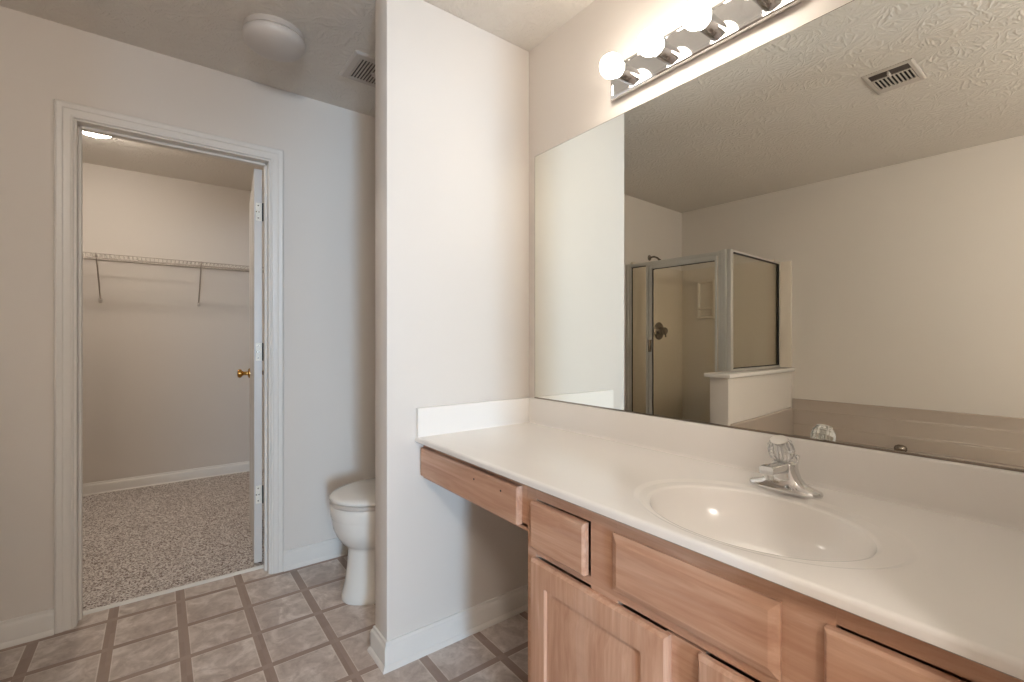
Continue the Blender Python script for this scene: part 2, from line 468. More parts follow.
# ---- door casing, jamb, threshold
CP = [(0.0, 0.0), (0.0, 0.008), (0.004, 0.0095), (0.008, 0.008), (0.012, 0.010), (0.030, 0.0115), (0.034, 0.0145), (0.042, 0.015), (0.048, 0.0165), (0.054, 0.015), (CW, 0.012), (CW, 0.0)]
b = MB(); sweep(b, CP, [(DY0 - RV, 0.0), (DY0 - RV, DZ + RV), (DY1 + RV, DZ + RV), (DY1 + RV, 0.0)], lambda y, z, h: (XD - h, y, z), 1)
struct(b.build('trim_1', M['trim'], smooth=25), 'white moulded casing around the closet doorway', 'door casing')
b = MB()
for y0, y1 in ((DY0 - JT, DY0), (DY1, DY1 + JT)): b.box(XD, XD2, y0, y1, 0, DZ + JT)
b.box(XD, XD2, DY0, DY1, DZ, DZ + JT)
for y0, y1 in ((DY0, DY0 + 0.011), (DY1 - 0.011, DY1)): b.box(XD + 0.045, XD + 0.078, y0, y1, 0.0, DZ, 0.002)
b.box(XD + 0.045, XD + 0.078, DY0, DY1, DZ - 0.011, DZ, 0.002)
struct(b.build('trim_2', M['trim'], smooth=0), 'white door jamb lining the closet doorway', 'door jamb')
b = MB(); xs = XD2 - 0.020
b.loft([[(xs - 0.008, y, 0.0), (xs - 0.006, y, 0.005), (xs, y, 0.0095), (xs + 0.006, y, 0.012), (xs + 0.008, y, 0.0)] for y in (DY0 + 0.002, DY1 - 0.002)])
struct(b.build('trim_3', M['walnutrod'], smooth=0), 'thin pale metal strip between vinyl and carpet', 'threshold')

# ---- closet door, swung open into the closet
ANG = math.radians(6.0)
HX, HY = 2.704, 0.426
def dxf(l, t, z):      # l along the door from the hinge edge, t across its thickness (0 = face towards the hinge side)
    ca, sa = math.cos(ANG), math.sin(ANG)
    return (HX + l * ca + t * sa * 1.0, HY + l * sa - t * ca, z)
DT, DW, Z0, Z1 = 0.036, 0.700, 0.022, 2.052
b = MB(dxf)
b.box(0, DW, 0.004, DT - 0.004, Z0, Z1)
cols = [(0.110, 0.300), (0.400, 0.590)]
rows = [(0.20, 0.78), (0.96, 1.58), (1.70, 1.90)]
for side, (tb, tf, ti) in enumerate(((0.004, 0.0, 0.0055), (DT - 0.004, DT, DT - 0.0055))):
    ls = [0, cols[0][0], cols[0][1], cols[1][0], cols[1][1], DW]
    zs = [Z0] + [z for r in rows for z in r] + [Z1]
    for i in range(5):
        for j in range(7):
            if i % 2 == 1 and j % 2 == 1:
                l0, l1, z0, z1 = ls[i], ls[i + 1], zs[j], zs[j + 1]
                rr = [[(l0 + d, t, z0 + d), (l1 - d, t, z0 + d), (l1 - d, t, z1 - d), (l0 + d, t, z1 - d)] for d, t in ((0, tf), (0.012, ti), (0.02, ti), (0.045, (tf + ti) / 2))]
                b.loft(rr, cap0=False)
            else:
                b.box(ls[i], ls[i + 1], min(tb, tf), max(tb, tf), zs[j], zs[j + 1])
door = struct(b.build('door_1', M['door_white'], smooth=0), 'white panelled closet door standing open, seen edge-on', 'door')
for hz in (1.832, 1.109, 0.372):
    b = MB(dxf)
    b.box(-0.0022, 0.0, 0.000, DT - 0.007, hz - 0.046, hz + 0.046, 0.0006, 1)
    h = b.build('hinge', M['hinge'], door, label='pale paint-splashed butt hinge')
    b = MB(dxf); b.cyl((-0.005, -0.004, hz - 0.046), (-0.005, -0.004, hz + 0.046), 0.005, 10); b.build('pin', M['gasket'], h, label='hinge barrel coloured dark for the shaded gap')  # barrel colour paints the shade of the gap beside the hinge
    b = MB(dxf)
    for dz, t in ((-0.032, 0.018), (0.0, 0.014), (0.0, 0.026), (0.032, 0.018)): b.cyl((-0.0018, t, hz + dz), (-0.0028, t, hz + dz), 0.0035, 8)
    b.build('screw', M['drainmetal'], h)
for sgn, t0 in ((1, DT), (-1, 0.0)):
    b = MB(dxf)
    kz, kl = 0.962, DW - 0.065
    b.lathe([(0.031, 0), (0.031, 0.004), (0.026, 0.009), (0.012, 0.012), (0.011, 0.032), (0.016, 0.040), (0.025, 0.046), (0.0275, 0.056), (0.024, 0.065), (0.012, 0.069), (0.001, 0.07)], (kl, t0, kz), (0, sgn, 0), 20)
    b.build('door_knob', M['brass'], door, label='round brass door knob')

# ------------------------------------------------------------------ vanity
YF = 0.768   # drawer fronts
YR = 0.787   # face frame
vx0, vx1 = 0.024, 0.966
van = thing('vanity_cabinet', 'pickled maple vanity cabinet with raised panel doors under the sink', 'cabinet', ((vx0 + vx1) / 2, 1.04, 0))
b = MB()
b.box(vx0, vx0 + 0.016, YR + 0.019, YM - 0.003, 0.0, 0.790); b.box(vx1 - 0.016, vx1, YR + 0.019, YM - 0.003, 0.0, 0.790)
b.box(vx0 + 0.016, vx1 - 0.016, YR + 0.02, YM - 0.003, 0.10, 0.116); b.box(vx0 + 0.016, vx1 - 0.016, YM - 0.010, YM - 0.003, 0.116, 0.790)
b.box(vx0 + 0.016, vx1 - 0.016, YR + 0.085, YR + 0.10, 0.0, 0.10)
b.build('carcass', M['woodz'], van, smooth=0)
b = MB()
for x0, x1 in ((vx0, vx0 + 0.035), (0.254, 0.318), (0.660, 0.738), (vx1 - 0.035, vx1)): b.box(x0, x1, YR, YR + 0.019, 0.10, 0.790)
b.box(vx0 + 0.035, vx1 - 0.035, YR + 0.0004, YR + 0.019, 0.7515, 0.790); b.box(vx0 + 0.035, vx1 - 0.035, YR + 0.0004, YR + 0.019, 0.606, 0.6265); b.box(0.318, 0.660, YR + 0.0008, YR + 0.019, 0.6265, 0.7515)
b.box(vx0 + 0.035, vx1 - 0.035, YR + 0.0004, YR + 0.019, 0.10, 0.130); b.box(0.460, 0.540, YR + 0.0008, YR + 0.019, 0.13, 0.600)
b.build('face_frame', M['woodx'], van, smooth=0)
def drawer_front(x0, x1, z0, z1, name, parent, proud=YF, back=YR):
    t = back - proud
    b = MB()
    b.loft(panel_rings(x0, x1, z0, z1, back - 0.0005, [(0, back - t * 0.70), (0.0012, back - t * 0.82), (0.0042, back - t * 0.98), (0.005, proud)]))
    return b.build(name, M['woodx'], parent, smooth=20)
def screwhole(b, x, z, y):
    b.cyl((x, y - 0.0006, z), (x, y + 0.001, z), 0.0022, 8)
drawer_front(0.745, 0.936, 0.628, 0.748, 'drawer_front', van)
drawer_front(0.046, 0.265, 0.628, 0.748, 'drawer_front', van)
b = MB(); b.loft(panel_rings(0.328, 0.668, 0.628, 0.752, YR - 0.0005, [(0, YR - 0.0075), (0.003, YR - 0.009), (0.014, YR - 0.014), (0.016, YR - 0.0148)]))
b.build('false_front', M['woodx'], van, smooth=20, label='fixed panel in front of the sink basin')
for x0, x1 in ((0.528, 0.938), (0.044, 0.466)):
    b = MB(); zt, zb = 0.600, 0.118
    t = YR - YF
    b.loft(panel_rings(x0, x1, zb, zt, YR - 0.0005, [(0, YR - t * 0.55), (0.006, YF + 0.001), (0.010, YF), (0.058, YF), (0.062, YF + 0.007), (0.068, YF + 0.0075), (0.073, YF + 0.0065), (0.102, YF + 0.0015), (0.106, YF + 0.001)]))
    b.build('door', M['woodz'], van, smooth=20)
# apron with its shallow drawer over the knee space
apr = thing('vanity_apron', 'pickled maple apron drawer spanning the knee space under the countertop', 'drawer', (1.275, 0.80, 0.665))
b = MB()
b.box(vx1 + 0.001, XW - 0.001, YR, YR + 0.019, 0.764, 0.790); b.box(vx1 + 0.001, 1.004, YR, YR + 0.019, 0.665, 0.764)
b.box(1.572, XW - 0.001, YR, YR + 0.019, 0.665, 0.764); b.box(vx1 + 0.001, XW - 0.001, YR, YR + 0.019, 0.655, 0.672)
b.build('rail', M['woodx'], apr, smooth=0)
b = MB()
b.loft(panel_rings(0.990, 1.571, 0.668, 0.772, YR - 0.0005, [(0, YF + 0.0045), (0.0015, YF + 0.002), (0.004, YF)]))
df = b.build('drawer_front', M['woodx'], apr, smooth=20)
b = MB(); b.box(1.01, 1.56, YR + 0.02, 1.18, 0.678, 0.75)
b.build('drawer_box', M['woodin'], apr, smooth=0)
for x in (1.065, 1.205):
    b = MB(); b.cyl((x, YF - 0.0004, 0.742), (x, YF + 0.002, 0.742), 0.0032, 10)
    b.build('screw_hole', M['gasket'], df, label='small dark screw hole left by a missing pull')

# countertop with integral oval bowl
top = thing('vanity_countertop', 'cream cultured marble countertop with integral oval sink', 'countertop', (0.80, 1.02, 0.79))
x0, x1, y0, y1 = XR + 0.001, XW - 0.001, 0.752, YM - 0.001
sc_x, sc_y, sa, sb = 0.466, 0.963, 0.2095, 0.162
angs = sorted([2 * math.pi * i / 120 for i in range(120)] + [math.atan2(y - sc_y, x - sc_x) % (2 * math.pi) for x in (x0, x1) for y in (y0, y1)])
def rect_ring(ins, z, insf=None):
    r = []
    X0, X1, Y0, Y1 = x0, x1, y0 + ins, y1
    for t in angs:
        # keep the same directions so that corners stay corners
        c, s = math.cos(t), math.sin(t)
        k = min(((x1 if c > 0 else x0) - sc_x) / c if abs(c) > 1e-9 else 1e9, ((y1 if s > 0 else y0) - sc_y) / s if abs(s) > 1e-9 else 1e9)
        px, py = sc_x + k * c, sc_y + k * s
        r.append((px, max(py, Y0), z))
    return r
def er(cx, cy, a, b_, z): return [(cx + a * math.cos(t), cy + b_ * math.sin(t), z) for t in [math.atan2(math.sin(t) / b_, math.cos(t) / a) for t in angs]]
ZT = 0.812
b = MB()
rings = [rect_ring(0.012, 0.7915), rect_ring(0.004, 0.7915), rect_ring(0.0, 0.7945), rect_ring(0.0, 0.805), rect_ring(0.002, 0.8095), rect_ring(0.006, 0.8117), rect_ring(0.012, ZT),
         er(0.462, 0.972, 0.262, 0.196, ZT), er(0.462, 0.972, 0.257, 0.191, ZT - 0.0006), er(0.462, 0.971, 0.249, 0.184, ZT - 0.0038), er(0.462, 0.970, 0.244, 0.180, ZT - 0.0045),
         er(sc_x, sc_y, sa * 1.045, sb * 1.05, ZT - 0.0042), er(sc_x, sc_y, sa * 1.018, sb * 1.021, ZT - 0.0052), er(sc_x, sc_y, sa * 1.003, sb * 1.004, ZT - 0.0085)]
b.loft(rings, cap0=False, cap1=False)
slab = b.build('slab', M['marble'], top, smooth=50)
b = MB()
rings = [er(sc_x, sc_y, sa * k, sb * k, ZT - d) for k, d in ((1.0032, 0.0084), (0.997, 0.0112), (0.985, 0.0175), (0.965, 0.030), (0.935, 0.048), (0.88, 0.070), (0.80, 0.090), (0.68, 0.107), (0.52, 0.119), (0.34, 0.126), (0.14, 0.130))]
b.loft(rings, cap0=False, cap1=True)
b.build('sink_basin', M['marble'], top, smooth=60)
b = MB(); b.lathe([(0.001, 0), (0.022, 0.0), (0.0225, 0.003), (0.018, 0.0045), (0.016, 0.002), (0.014, 0.002), (0.013, 0.006), (0.001, 0.0075)], (sc_x, sc_y, ZT - 0.1298), seg=24)
b.build('drain', M['chrome'], top)
b = MB()
SP = [(0, ZT - 0.004), (0.024, ZT - 0.004), (0.021, ZT + 0.002), (0.0195, ZT + 0.010), (0.0195, 0.911), (0.0175, 0.916), (0.013, 0.918), (0, 0.918)]
sweep(b, SP, [(x0, YM - 0.001), (XW - 0.0205, YM - 0.001)], plan, -1)
b.build('back_splash', M['marble'], top, smooth=40)
b = MB()
sweep(b, SP, [(XW - 0.001, YM - 0.0015), (XW - 0.001, y0 + 0.004)], plan, -1)
b.build('side_splash', M['marble'], top, smooth=40)

# faucet
fx, fy = 0.487, 1.180
fau = thing('faucet', 'chrome centerset faucet with a clear faceted knob behind the sink', 'faucet', (fx, fy, ZT))
b = MB()
rings = []
for z, a, bb, in ((ZT + 0.0002, 0.0785, 0.0275), (ZT + 0.006, 0.0795, 0.0285), (ZT + 0.011, 0.0775, 0.0268)): rings.append(ell(fx, fy, a, bb, z, 48, 2.6))
N = 48
def hump(k, f):   # f from rim to centre, the body sweeps up along X
    out = []
    for i in range(N):
        t = 2 * math.pi * i / N; c, s = math.cos(t), math.sin(t)
        x = math.copysign(abs(c) ** (2 / 2.6), c); y = math.copysign(abs(s) ** (2 / 2.6), s)
        out.append((fx + x * 0.0755 * f, fy + y * 0.0268 * (0.35 + 0.65 * f), 0)); 
    return out
for f, dz, q in ((0.92, 0.014, 1.0), (0.76, 0.0175, 1.05), (0.58, 0.024, 1.12), (0.46, 0.034, 1.25), (0.40, 0.046, 1.35), (0.36, 0.058, 1.4), (0.34, 0.066, 1.4), (0.29, 0.069, 1.3)):
    rings.append([(x, fy + (y - fy) * q, ZT + dz) for x, y, z in hump(0, f)])
b.loft(rings)
b.build('body', M['chrome'], fau, smooth=50)
b = MB()
rings = []
for yy, zc_, hw, hh in ((fy + 0.004, ZT + 0.052, 0.0185, 0.016), (fy - 0.03, ZT + 0.058, 0.0175, 0.0125), (fy - 0.06, ZT + 0.061, 0.0168, 0.0112), (fy - 0.088, ZT + 0.062, 0.0162, 0.0106), (fy - 0.094, ZT + 0.0618, 0.0152, 0.0096)):
    rings.append([(fx + hw * math.copysign(abs(math.cos(t)) ** 0.55, math.cos(t)), yy, zc_ + hh * math.copysign(abs(math.sin(t)) ** 0.55, math.sin(t))) for t in [2 * math.pi * i / 24 for i in range(24)]])
b.loft(rings)
sp = b.build('spout', M['chrome'], fau, smooth=50)
b = MB(); b.lathe([(0.0095, 0), (0.0098, 0.006), (0.0095, 0.016)], (fx, fy - 0.078, ZT + 0.040), seg=20)
b.build('aerator', M['chrome'], sp)
b = MB(); b.lathe([(0.0125, 0.0), (0.0125, 0.006), (0.009, 0.008), (0.009, 0.022), (0.004, 0.024)], (fx, fy, ZT + 0.068), seg=20)
b.build('stem', M['chrome'], fau)
b = MB(); kz = ZT + 0.074
rk = []
LEAN = math.radians(24)
kax = Vector((0, -math.sin(LEAN), math.cos(LEAN))); kay = Vector((0, math.cos(LEAN), math.sin(LEAN)))
kb = Vector((fx + 0.003, fy - 0.001, kz))
for rad, h in ((0.013, 0.0), (0.019, 0.003), (0.0270, 0.011), (0.0290, 0.025), (0.0265, 0.040), (0.0205, 0.049), (0.0190, 0.051)):
    rk.append([kb + kax * h + (Vector((1, 0, 0)) * math.cos(i * math.pi / 12) + kay * math.sin(i * math.pi / 12)) * rad * (1.0 if i % 2 else 0.93) for i in range(24)])
b.loft(rk)
kn = b.build('knob_handle', M['acrylic'], fau, smooth=0, label='clear faceted acrylic knob')
b = MB(); b.lathe([(0.0182, 0.0), (0.0182, 0.002), (0.015, 0.0034), (0.0001, 0.0038)], kb + kax * 0.0512, kax, seg=24)
b.build('index_cap', M['trim'], kn, label='white round cap on the knob')
b = MB(); b.lathe([(0.006, 0.0), (0.006, 0.030), (0.009, 0.034), (0.001, 0.036)], kb + kax * 0.006, kax, seg=14)
b.build('core', M['chrome'], kn, label='chrome screw post inside the clear knob')
b = MB(); b.cyl((fx - 0.020, fy + 0.020, ZT + 0.012), (fx - 0.020, fy + 0.020, ZT + 0.078), 0.0022, 10); b.lathe([(0.003, 0), (0.0048, 0.003), (0.0048, 0.008), (0.002, 0.011)], (fx - 0.020, fy + 0.020, ZT + 0.074), seg=12)
b.build('lift_rod', M['chrome'], fau)

# mirror
mir = thing('wall_mirror', 'large frameless wall mirror resting on the backsplash', 'mirror', (0.79, YM, 0.92))
mx0, mx1, mz0, mz1 = 0.045, 1.541, 0.9195, 1.961
b = MB(); b.box(mx0, mx1, YM - 0.0055, YM - 0.0005, mz0 + 0.001, mz1)
b.build('glass', M['mirror'], mir, smooth=0)
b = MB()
b.box(mx0, mx1, YM - 0.0085, YM - 0.0002, mz0 - 0.0012, mz0 + 0.0008); b.box(mx0, mx1, YM - 0.0085, YM - 0.0062, mz0 + 0.0008, mz0 + 0.0035)  # dark metal tone stands in for the shadow line under the glass
b.build('bottom_channel', M['drainmetal'], mir, smooth=0, label='thin metal channel along the lower edge, toned dark for its shadow line')
b = MB()
for q in ((mx1, mx1 + 0.0016, mz0, mz1), (mx0, mx1, mz1, mz1 + 0.0016)): b.box(q[0], q[1], YM - 0.0055, YM - 0.0005, q[2], q[3])
b.build('edge', M['drainmetal'], mir, smooth=0, label='dull unpolished glass edge')

# light bar
LB0, LB1, LZ0, LZ1 = 0.492, 1.102, 2.020, 2.132
lb = thing('vanity_light_bar', 'chrome light bar with four lit globe bulbs above the mirror', 'light fixture', (0.797, YM, LZ0))
b = MB()
def plate_ring(i, y): return [(LB0 + i, y, LZ0 + i), (LB1 - i, y, LZ0 + i), (LB1 - i, y, LZ1 - i), (LB0 + i, y, LZ1 - i)]
b.loft([plate_ring(0.004, YM - 0.0005), plate_ring(0.004, YM - 0.012), plate_ring(0, YM - 0.014), plate_ring(0, YM - 0.024), plate_ring(0.004, YM - 0.028), plate_ring(0.010, YM - 0.028), plate_ring(0.013, YM - 0.026)])
b.build('back_plate', M['chrome'], lb, smooth=15)
for k in range(4):
    bx = 1.030 - 0.1525 * k; bz = 2.078
    b = MB(); b.lathe([(0.0255, 0.0), (0.0255, 0.036), (0.0265, 0.038), (0.0265, 0.043), (0.024, 0.043), (0.021, 0.020)], (bx, YM - 0.026, bz), (0, -1, 0), 28)
    b.build('socket', M['chrome'], lb)
    b = MB()
    prof = [(0.0135, 0.0), (0.0135, 0.012), (0.017, 0.018)]
    R = 0.0385
    a0 = math.asin(0.0185 / R)
    for i in range(15):
        a = math.pi - a0 - (math.pi - a0) * i / 14
        prof.append((R * math.sin(a), 0.020 + R * math.cos(a0) + R * math.cos(a)))
    prof = prof[:3] + sorted(prof[3:], key=lambda q: q[1])
    b.lathe(prof, (bx, YM - 0.050, bz), (0, -1, 0), 28)
    b.build('bulb', M['bulb'], lb, smooth=60, label='lit white globe bulb')

# ------------------------------------------------------------------ toilet
tx = 2.115
TDY, TZ = -0.045, 1.105
toi = thing('toilet', 'white two-piece toilet with closed lid behind the partition', 'toilet', (tx, 1.0, 0))
def egg(cy, front, back, hw, z, n=48):
    r = []
    for i in range(n):
        t = 2 * math.pi * i / n
        s, c = math.sin(t), math.cos(t)
        L = (cy - front) if s < 0 else (back - cy)
        pw = 2.0 if s < 0 else 2.6
        r.append((tx + hw * math.copysign(abs(c) ** (2 / pw), c), cy + TDY + L * math.copysign(abs(s) ** (2 / pw), s), z * TZ))
    return r
b = MB()
b.loft([egg(0.92, 0.700, 1.20, 0.124, 0.0), egg(0.92, 0.696, 1.20, 0.127, 0.008), egg(0.92, 0.698, 1.20, 0.125, 0.022), egg(0.92, 0.712, 1.20, 0.117, 0.07), egg(0.92, 0.722, 1.20, 0.112, 0.14), egg(0.92, 0.728, 1.21, 0.110, 0.200),
        egg(0.92, 0.727, 1.21, 0.112, 0.211), egg(0.90, 0.716, 1.21, 0.124, 0.220), egg(0.90, 0.695, 1.21, 0.144, 0.240), egg(0.89, 0.676, 1.20, 0.160, 0.266), egg(0.88, 0.663, 1.18, 0.170, 0.295), egg(0.88, 0.656, 1.16, 0.176, 0.335), egg(0.88, 0.655, 1.15, 0.177, 0.341), egg(0.88, 0.652, 1.15, 0.180, 0.346), egg(0.88, 0.651, 1.15, 0.181, 0.384), egg(0.88, 0.655, 1.15, 0.177, 0.390)])
b.build('bowl', M['porcelain'], toi, smooth=50)
b = MB()
b.loft([egg(0.88, 0.653, 1.075, 0.180, 0.3915), egg(0.88, 0.649, 1.08, 0.184, 0.395), egg(0.88, 0.649, 1.08, 0.184, 0.405), egg(0.88, 0.652, 1.075, 0.181, 0.4085)])
b.build('seat', M['plastic'], toi, smooth=60)
b = MB()
b.loft([egg(0.88, 0.652, 1.08, 0.182, 0.412), egg(0.88, 0.647, 1.085, 0.186, 0.415), egg(0.88, 0.647, 1.085, 0.186, 0.421), egg(0.88, 0.653, 1.08, 0.180, 0.428), egg(0.88, 0.680, 1.06, 0.155, 0.4335), egg(0.88, 0.75, 1.0, 0.09, 0.436)])
b.build('lid', M['porcelain'], toi, smooth=60)
b = MB(); 
b.loft([[(tx + sx * (0.20 + g), (1.088 - g * 0.6) if sy < 0 else 1.285, z) for sx, sy in ((-1, -1), (1, -1), (1, 1), (-1, 1))] for z, g in ((0.4315, -0.03), (0.445, -0.012), (0.45, -0.004), (0.60, 0.004), (0.735, 0.010))])
bmesh.ops.bevel(b.b, geom=[e for e in b.b.edges], offset=0.012, segments=3, profile=0.5, affect='EDGES')
b.build('tank', M['porcelain'], toi, smooth=60)
b = MB(); b.box(tx - 0.222, tx + 0.222, 1.066, 1.290, 0.7355, 0.770, 0.010, 3)
b.build('tank_lid', M['porcelain'], toi, smooth=60)
b = MB(); b.lathe([(0.014, 0), (0.014, 0.006), (0.006, 0.008), (0.006, 0.014)], (tx - 0.15, 1.0755, 0.69), (0, -1, 0), 16); b.tube([(tx - 0.15, 1.063, 0.69), (tx - 0.11, 1.060, 0.686), (tx - 0.075, 1.060, 0.680)], [0.006, 0.005, 0.007], 10)
b.build('flush_lever', M['chrome'], toi)
for s in (-1, 1):
    b = MB(); b.lathe([(0.014, 0), (0.014, 0.008), (0.010, 0.016), (0.001, 0.019)], (tx + s * 0.108, 0.99, 0.012), (s * 0.3, 0, 1), 16)
    b.build('bolt_cap', M['plastic'], toi)

# ------------------------------------------------------------------ ceiling fittings
lx, ly = 2.125, 0.380
DS = 0.80
dome = thing('ceiling_dome_light', 'unlit white dome light on the ceiling near the closet door', 'ceiling light', (lx, ly, CEIL))
def dome_profile(p): return [(q * DS, h * DS) for q, h in p]
b = MB(); b.lathe(dome_profile([(0.001, 0.0), (0.142, 0.0), (0.142, 0.026), (0.137, 0.030), (0.10, 0.030)]), (lx, ly, CEIL - 0.0005), (0, 0, -1), 48)
b.build('base_pan', M['plastic'], dome)
b = MB(); b.lathe(dome_profile([(0.134, 0.0), (0.145, 0.006), (0.147, 0.018), (0.143, 0.032), (0.132, 0.044), (0.108, 0.056), (0.075, 0.064), (0.038, 0.068), (0.001, 0.069)]), (lx, ly, CEIL - 0.030 * DS), (0, 0, -1), 48)
b.build('diffuser', M['domeglass'], dome, smooth=60)

lx2, ly2, lz2 = -0.90, -0.30, 2.02  # added fill lamp, hung out of view to brighten the room
fill_lamp = thing('added_fill_lamp', 'added fill lamp with a glowing globe, unseen behind the camera', 'fill lamp', (lx2, ly2, CEIL))
b = MB(); b.lathe([(0.001, 0.0), (0.06, 0.0), (0.06, 0.012), (0.045, 0.028), (0.012, 0.034), (0.001, 0.034)], (lx2, ly2, CEIL - 0.0005), (0, 0, -1), 32)
b.build('canopy', M['plastic'], fill_lamp)
b = MB(); b.cyl((lx2, ly2, CEIL - 0.034), (lx2, ly2, lz2 + 0.15), 0.004, 8); b.build('cord', M['gasket'], fill_lamp)
b = MB(); b.lathe([(0.022, 0.0), (0.040, 0.012), (0.046, 0.045), (0.046, 0.052)], (lx2, ly2, lz2 + 0.165), (0, 0, -1), 28); b.build('globe_holder', M['chrome'], fill_lamp)
b = MB(); b.lathe([(0.13 * math.sin(a), 0.13 - 0.13 * math.cos(a)) for a in [0.30 + (math.pi - 0.30) * k / 20 for k in range(21)]], (lx2, ly2, lz2 + 0.13), (0, 0, -1), 40)
b.build('globe', M['fillglow'], fill_lamp, smooth=60, label='glowing globe of the added fill lamp')

gx0, gx1, gy0, gy1 = 2.035, 2.275, 0.685, 0.955
fan = thing('exhaust_fan_grille', 'slotted plastic exhaust fan grille on the ceiling above the toilet', 'vent', ((gx0 + gx1) / 2, (gy0 + gy1) / 2, CEIL))
b = MB(); z0 = CEIL - 0.0005
def rr(i, z): return [(gx0 + i, gy0 + i, z), (gx1 - i, gy0 + i, z), (gx1 - i, gy1 - i, z), (gx0 + i, gy1 - i, z)]
b.loft([rr(0.001, z0 + 0.002), rr(0, z0), rr(0.002, z0 - 0.003), rr(0.010, z0 - 0.0075), rr(0.036, z0 - 0.009), rr(0.038, z0 - 0.007)], cap1=False)
b.build('frame', M['plastic'], fan, smooth=20)
b = MB(); b.box(gx0 + 0.03, gx1 - 0.03, gy0 + 0.03, gy1 - 0.03, CEIL - 0.004, CEIL - 0.001)
b.build('backing', M['grilleback'], fan, smooth=0)
ns = 14
for k in range(ns):
    y = gy0 + 0.042 + (gy1 - gy0 - 0.084) * k / (ns - 1)
    b = MB(); b.box(gx0 + 0.034, gx1 - 0.034, y - 0.0028, y + 0.0028, CEIL - 0.009, CEIL - 0.005)
    b.build('slat', M['plastic'], fan, smooth=0)
b = MB(); b.lathe([(0.018, 0), (0.018, 0.004), (0.014, 0.006), (0.001, 0.007)], ((gx0 + gx1) / 2, (gy0 + gy1) / 2, CEIL - 0.008), (0, 0, -1), 20)
b.build('center_boss', M['plastic'], fan)

rx0, rx1, ry0, ry1 = 0.577, 0.772, -0.372, -0.112
reg = thing('ceiling_register', 'white air supply register with dark louvers, reflected in the mirror', 'vent', ((rx0 + rx1) / 2, (ry0 + ry1) / 2, CEIL))
b = MB()
def r2(i, z, j=None): return [(rx0 + i, ry0 + i, z), (rx1 - i, ry0 + i, z), (rx1 - i, ry1 - i, z), (rx0 + i, ry1 - i, z)]
b.loft([r2(0.001, z0 + 0.002), r2(0, z0), r2(0.001, z0 - 0.002), r2(0.008, z0 - 0.0055), r2(0.020, z0 - 0.0065), r2(0.022, z0 - 0.003)], cap1=False)
b.build('frame', M['plastic'], reg, smooth=20)
b = MB(); b.box(rx0 + 0.02, rx1 - 0.02, ry0 + 0.02, ry1 - 0.085, CEIL - 0.0025, CEIL - 0.001)
b.build('duct_opening', M['dark'], reg, smooth=0)
b = MB(); b.box(rx0 + 0.02, rx1 - 0.02, ry1 - 0.085, ry1 - 0.02, CEIL - 0.004, CEIL - 0.001)
b.build('damper_plate', M['grilleback'], reg, smooth=0)
b = MB(); b.box((rx0 + rx1) / 2 - 0.004, (rx0 + rx1) / 2 + 0.004, ry1 - 0.075, ry1 - 0.035, CEIL - 0.020, CEIL - 0.004, 0.001)
b.build('damper_lever', M['plastic'], reg, smooth=0)
b = MB(); b.box(rx0 + 0.021, rx1 - 0.021, ry1 - 0.090, ry1 - 0.082, CEIL - 0.007, CEIL - 0.002); b.build('cross_bar', M['plastic'], reg, smooth=0)
b = MB(); b.box(rx0 + 0.021, rx1 - 0.021, ry0 + 0.021, ry0 + 0.06, CEIL - 0.007, CEIL - 0.002)
b.build('cross_bar', M['plastic'], reg, smooth=0)
for k in range(10):
    x = rx0 + 0.026 + (rx1 - rx0 - 0.052) * k / 9
    b = MB(); b.box(x - 0.0028, x + 0.0028, ry0 + 0.06, ry1 - 0.09, CEIL - 0.007, CEIL - 0.003)
    b.build('louver', M['plastic'], reg, smooth=0)

# ------------------------------------------------------------------ closet fittings
sh = thing('wire_shelf', 'white wire shelf with diagonal braces on the closet back wall', 'shelf', (CX - 0.16, -0.17, 1.75))
SX, SZ, SL = CX - 0.305, 1.787, 1.755
ya, yb = -1.29, 0.955
b = MB(); b.cyl((SX, ya, SZ), (SX, yb, SZ), 0.0032, 8); b.build('front_rail', M['wire'], sh)
b = MB(); b.cyl((SX - 0.004, ya, SL), (SX - 0.004, yb, SL), 0.0042, 8); b.build('lip_rail', M['wire'], sh)
b = MB(); b.cyl((CX - 0.008, ya, SZ - 0.004), (CX - 0.008, yb, SZ - 0.004), 0.0032, 8); b.build('back_rail', M['wire'], sh)
b = MB(); b.cyl((CX - 0.15, ya, SZ - 0.006), (CX - 0.15, yb, SZ - 0.006), 0.0028, 8); b.build('middle_rail', M['wire'], sh)
n = 88
for k in range(n):
    y = ya + 0.012 + (yb - ya - 0.024) * k / (n - 1)
    b = MB(); b.tube([(CX - 0.008, y, SZ), (SX + 0.004, y, SZ + 0.002), (SX - 0.002, y, SZ - 0.002), (SX - 0.004, y, SL)], 0.0016, 6)
    b.build('cross_wire', M['wire'], sh)
for y in (-0.975, -0.354, 0.266, 0.88):
    b = MB(); b.tube([(SX - 0.003, y, SZ + 0.003), (SX - 0.006, y, SZ - 0.012), (CX - 0.016, y, 1.497), (CX - 0.004, y, 1.482)], 0.0052, 8)
    br = b.build('brace', M['wire'], sh)
    b = MB(); b.box(CX - 0.012, CX - 0.0005, y - 0.011, y + 0.011, 1.458, 1.492, 0.003)
    b.build('wall_clip', M['plastic'], br)
clx, cly = 3.76, -0.315
cl = thing('closet_dome_light', 'small lit dome light on the closet ceiling', 'ceiling light', (clx, cly, CEIL_C))
b = MB(); b.lathe([(0.001, 0), (0.125, 0), (0.125, 0.02), (0.12, 0.024)], (clx, cly, CEIL_C - 0.0005), (0, 0, -1), 36); b.build('base_pan', M['plastic'], cl)
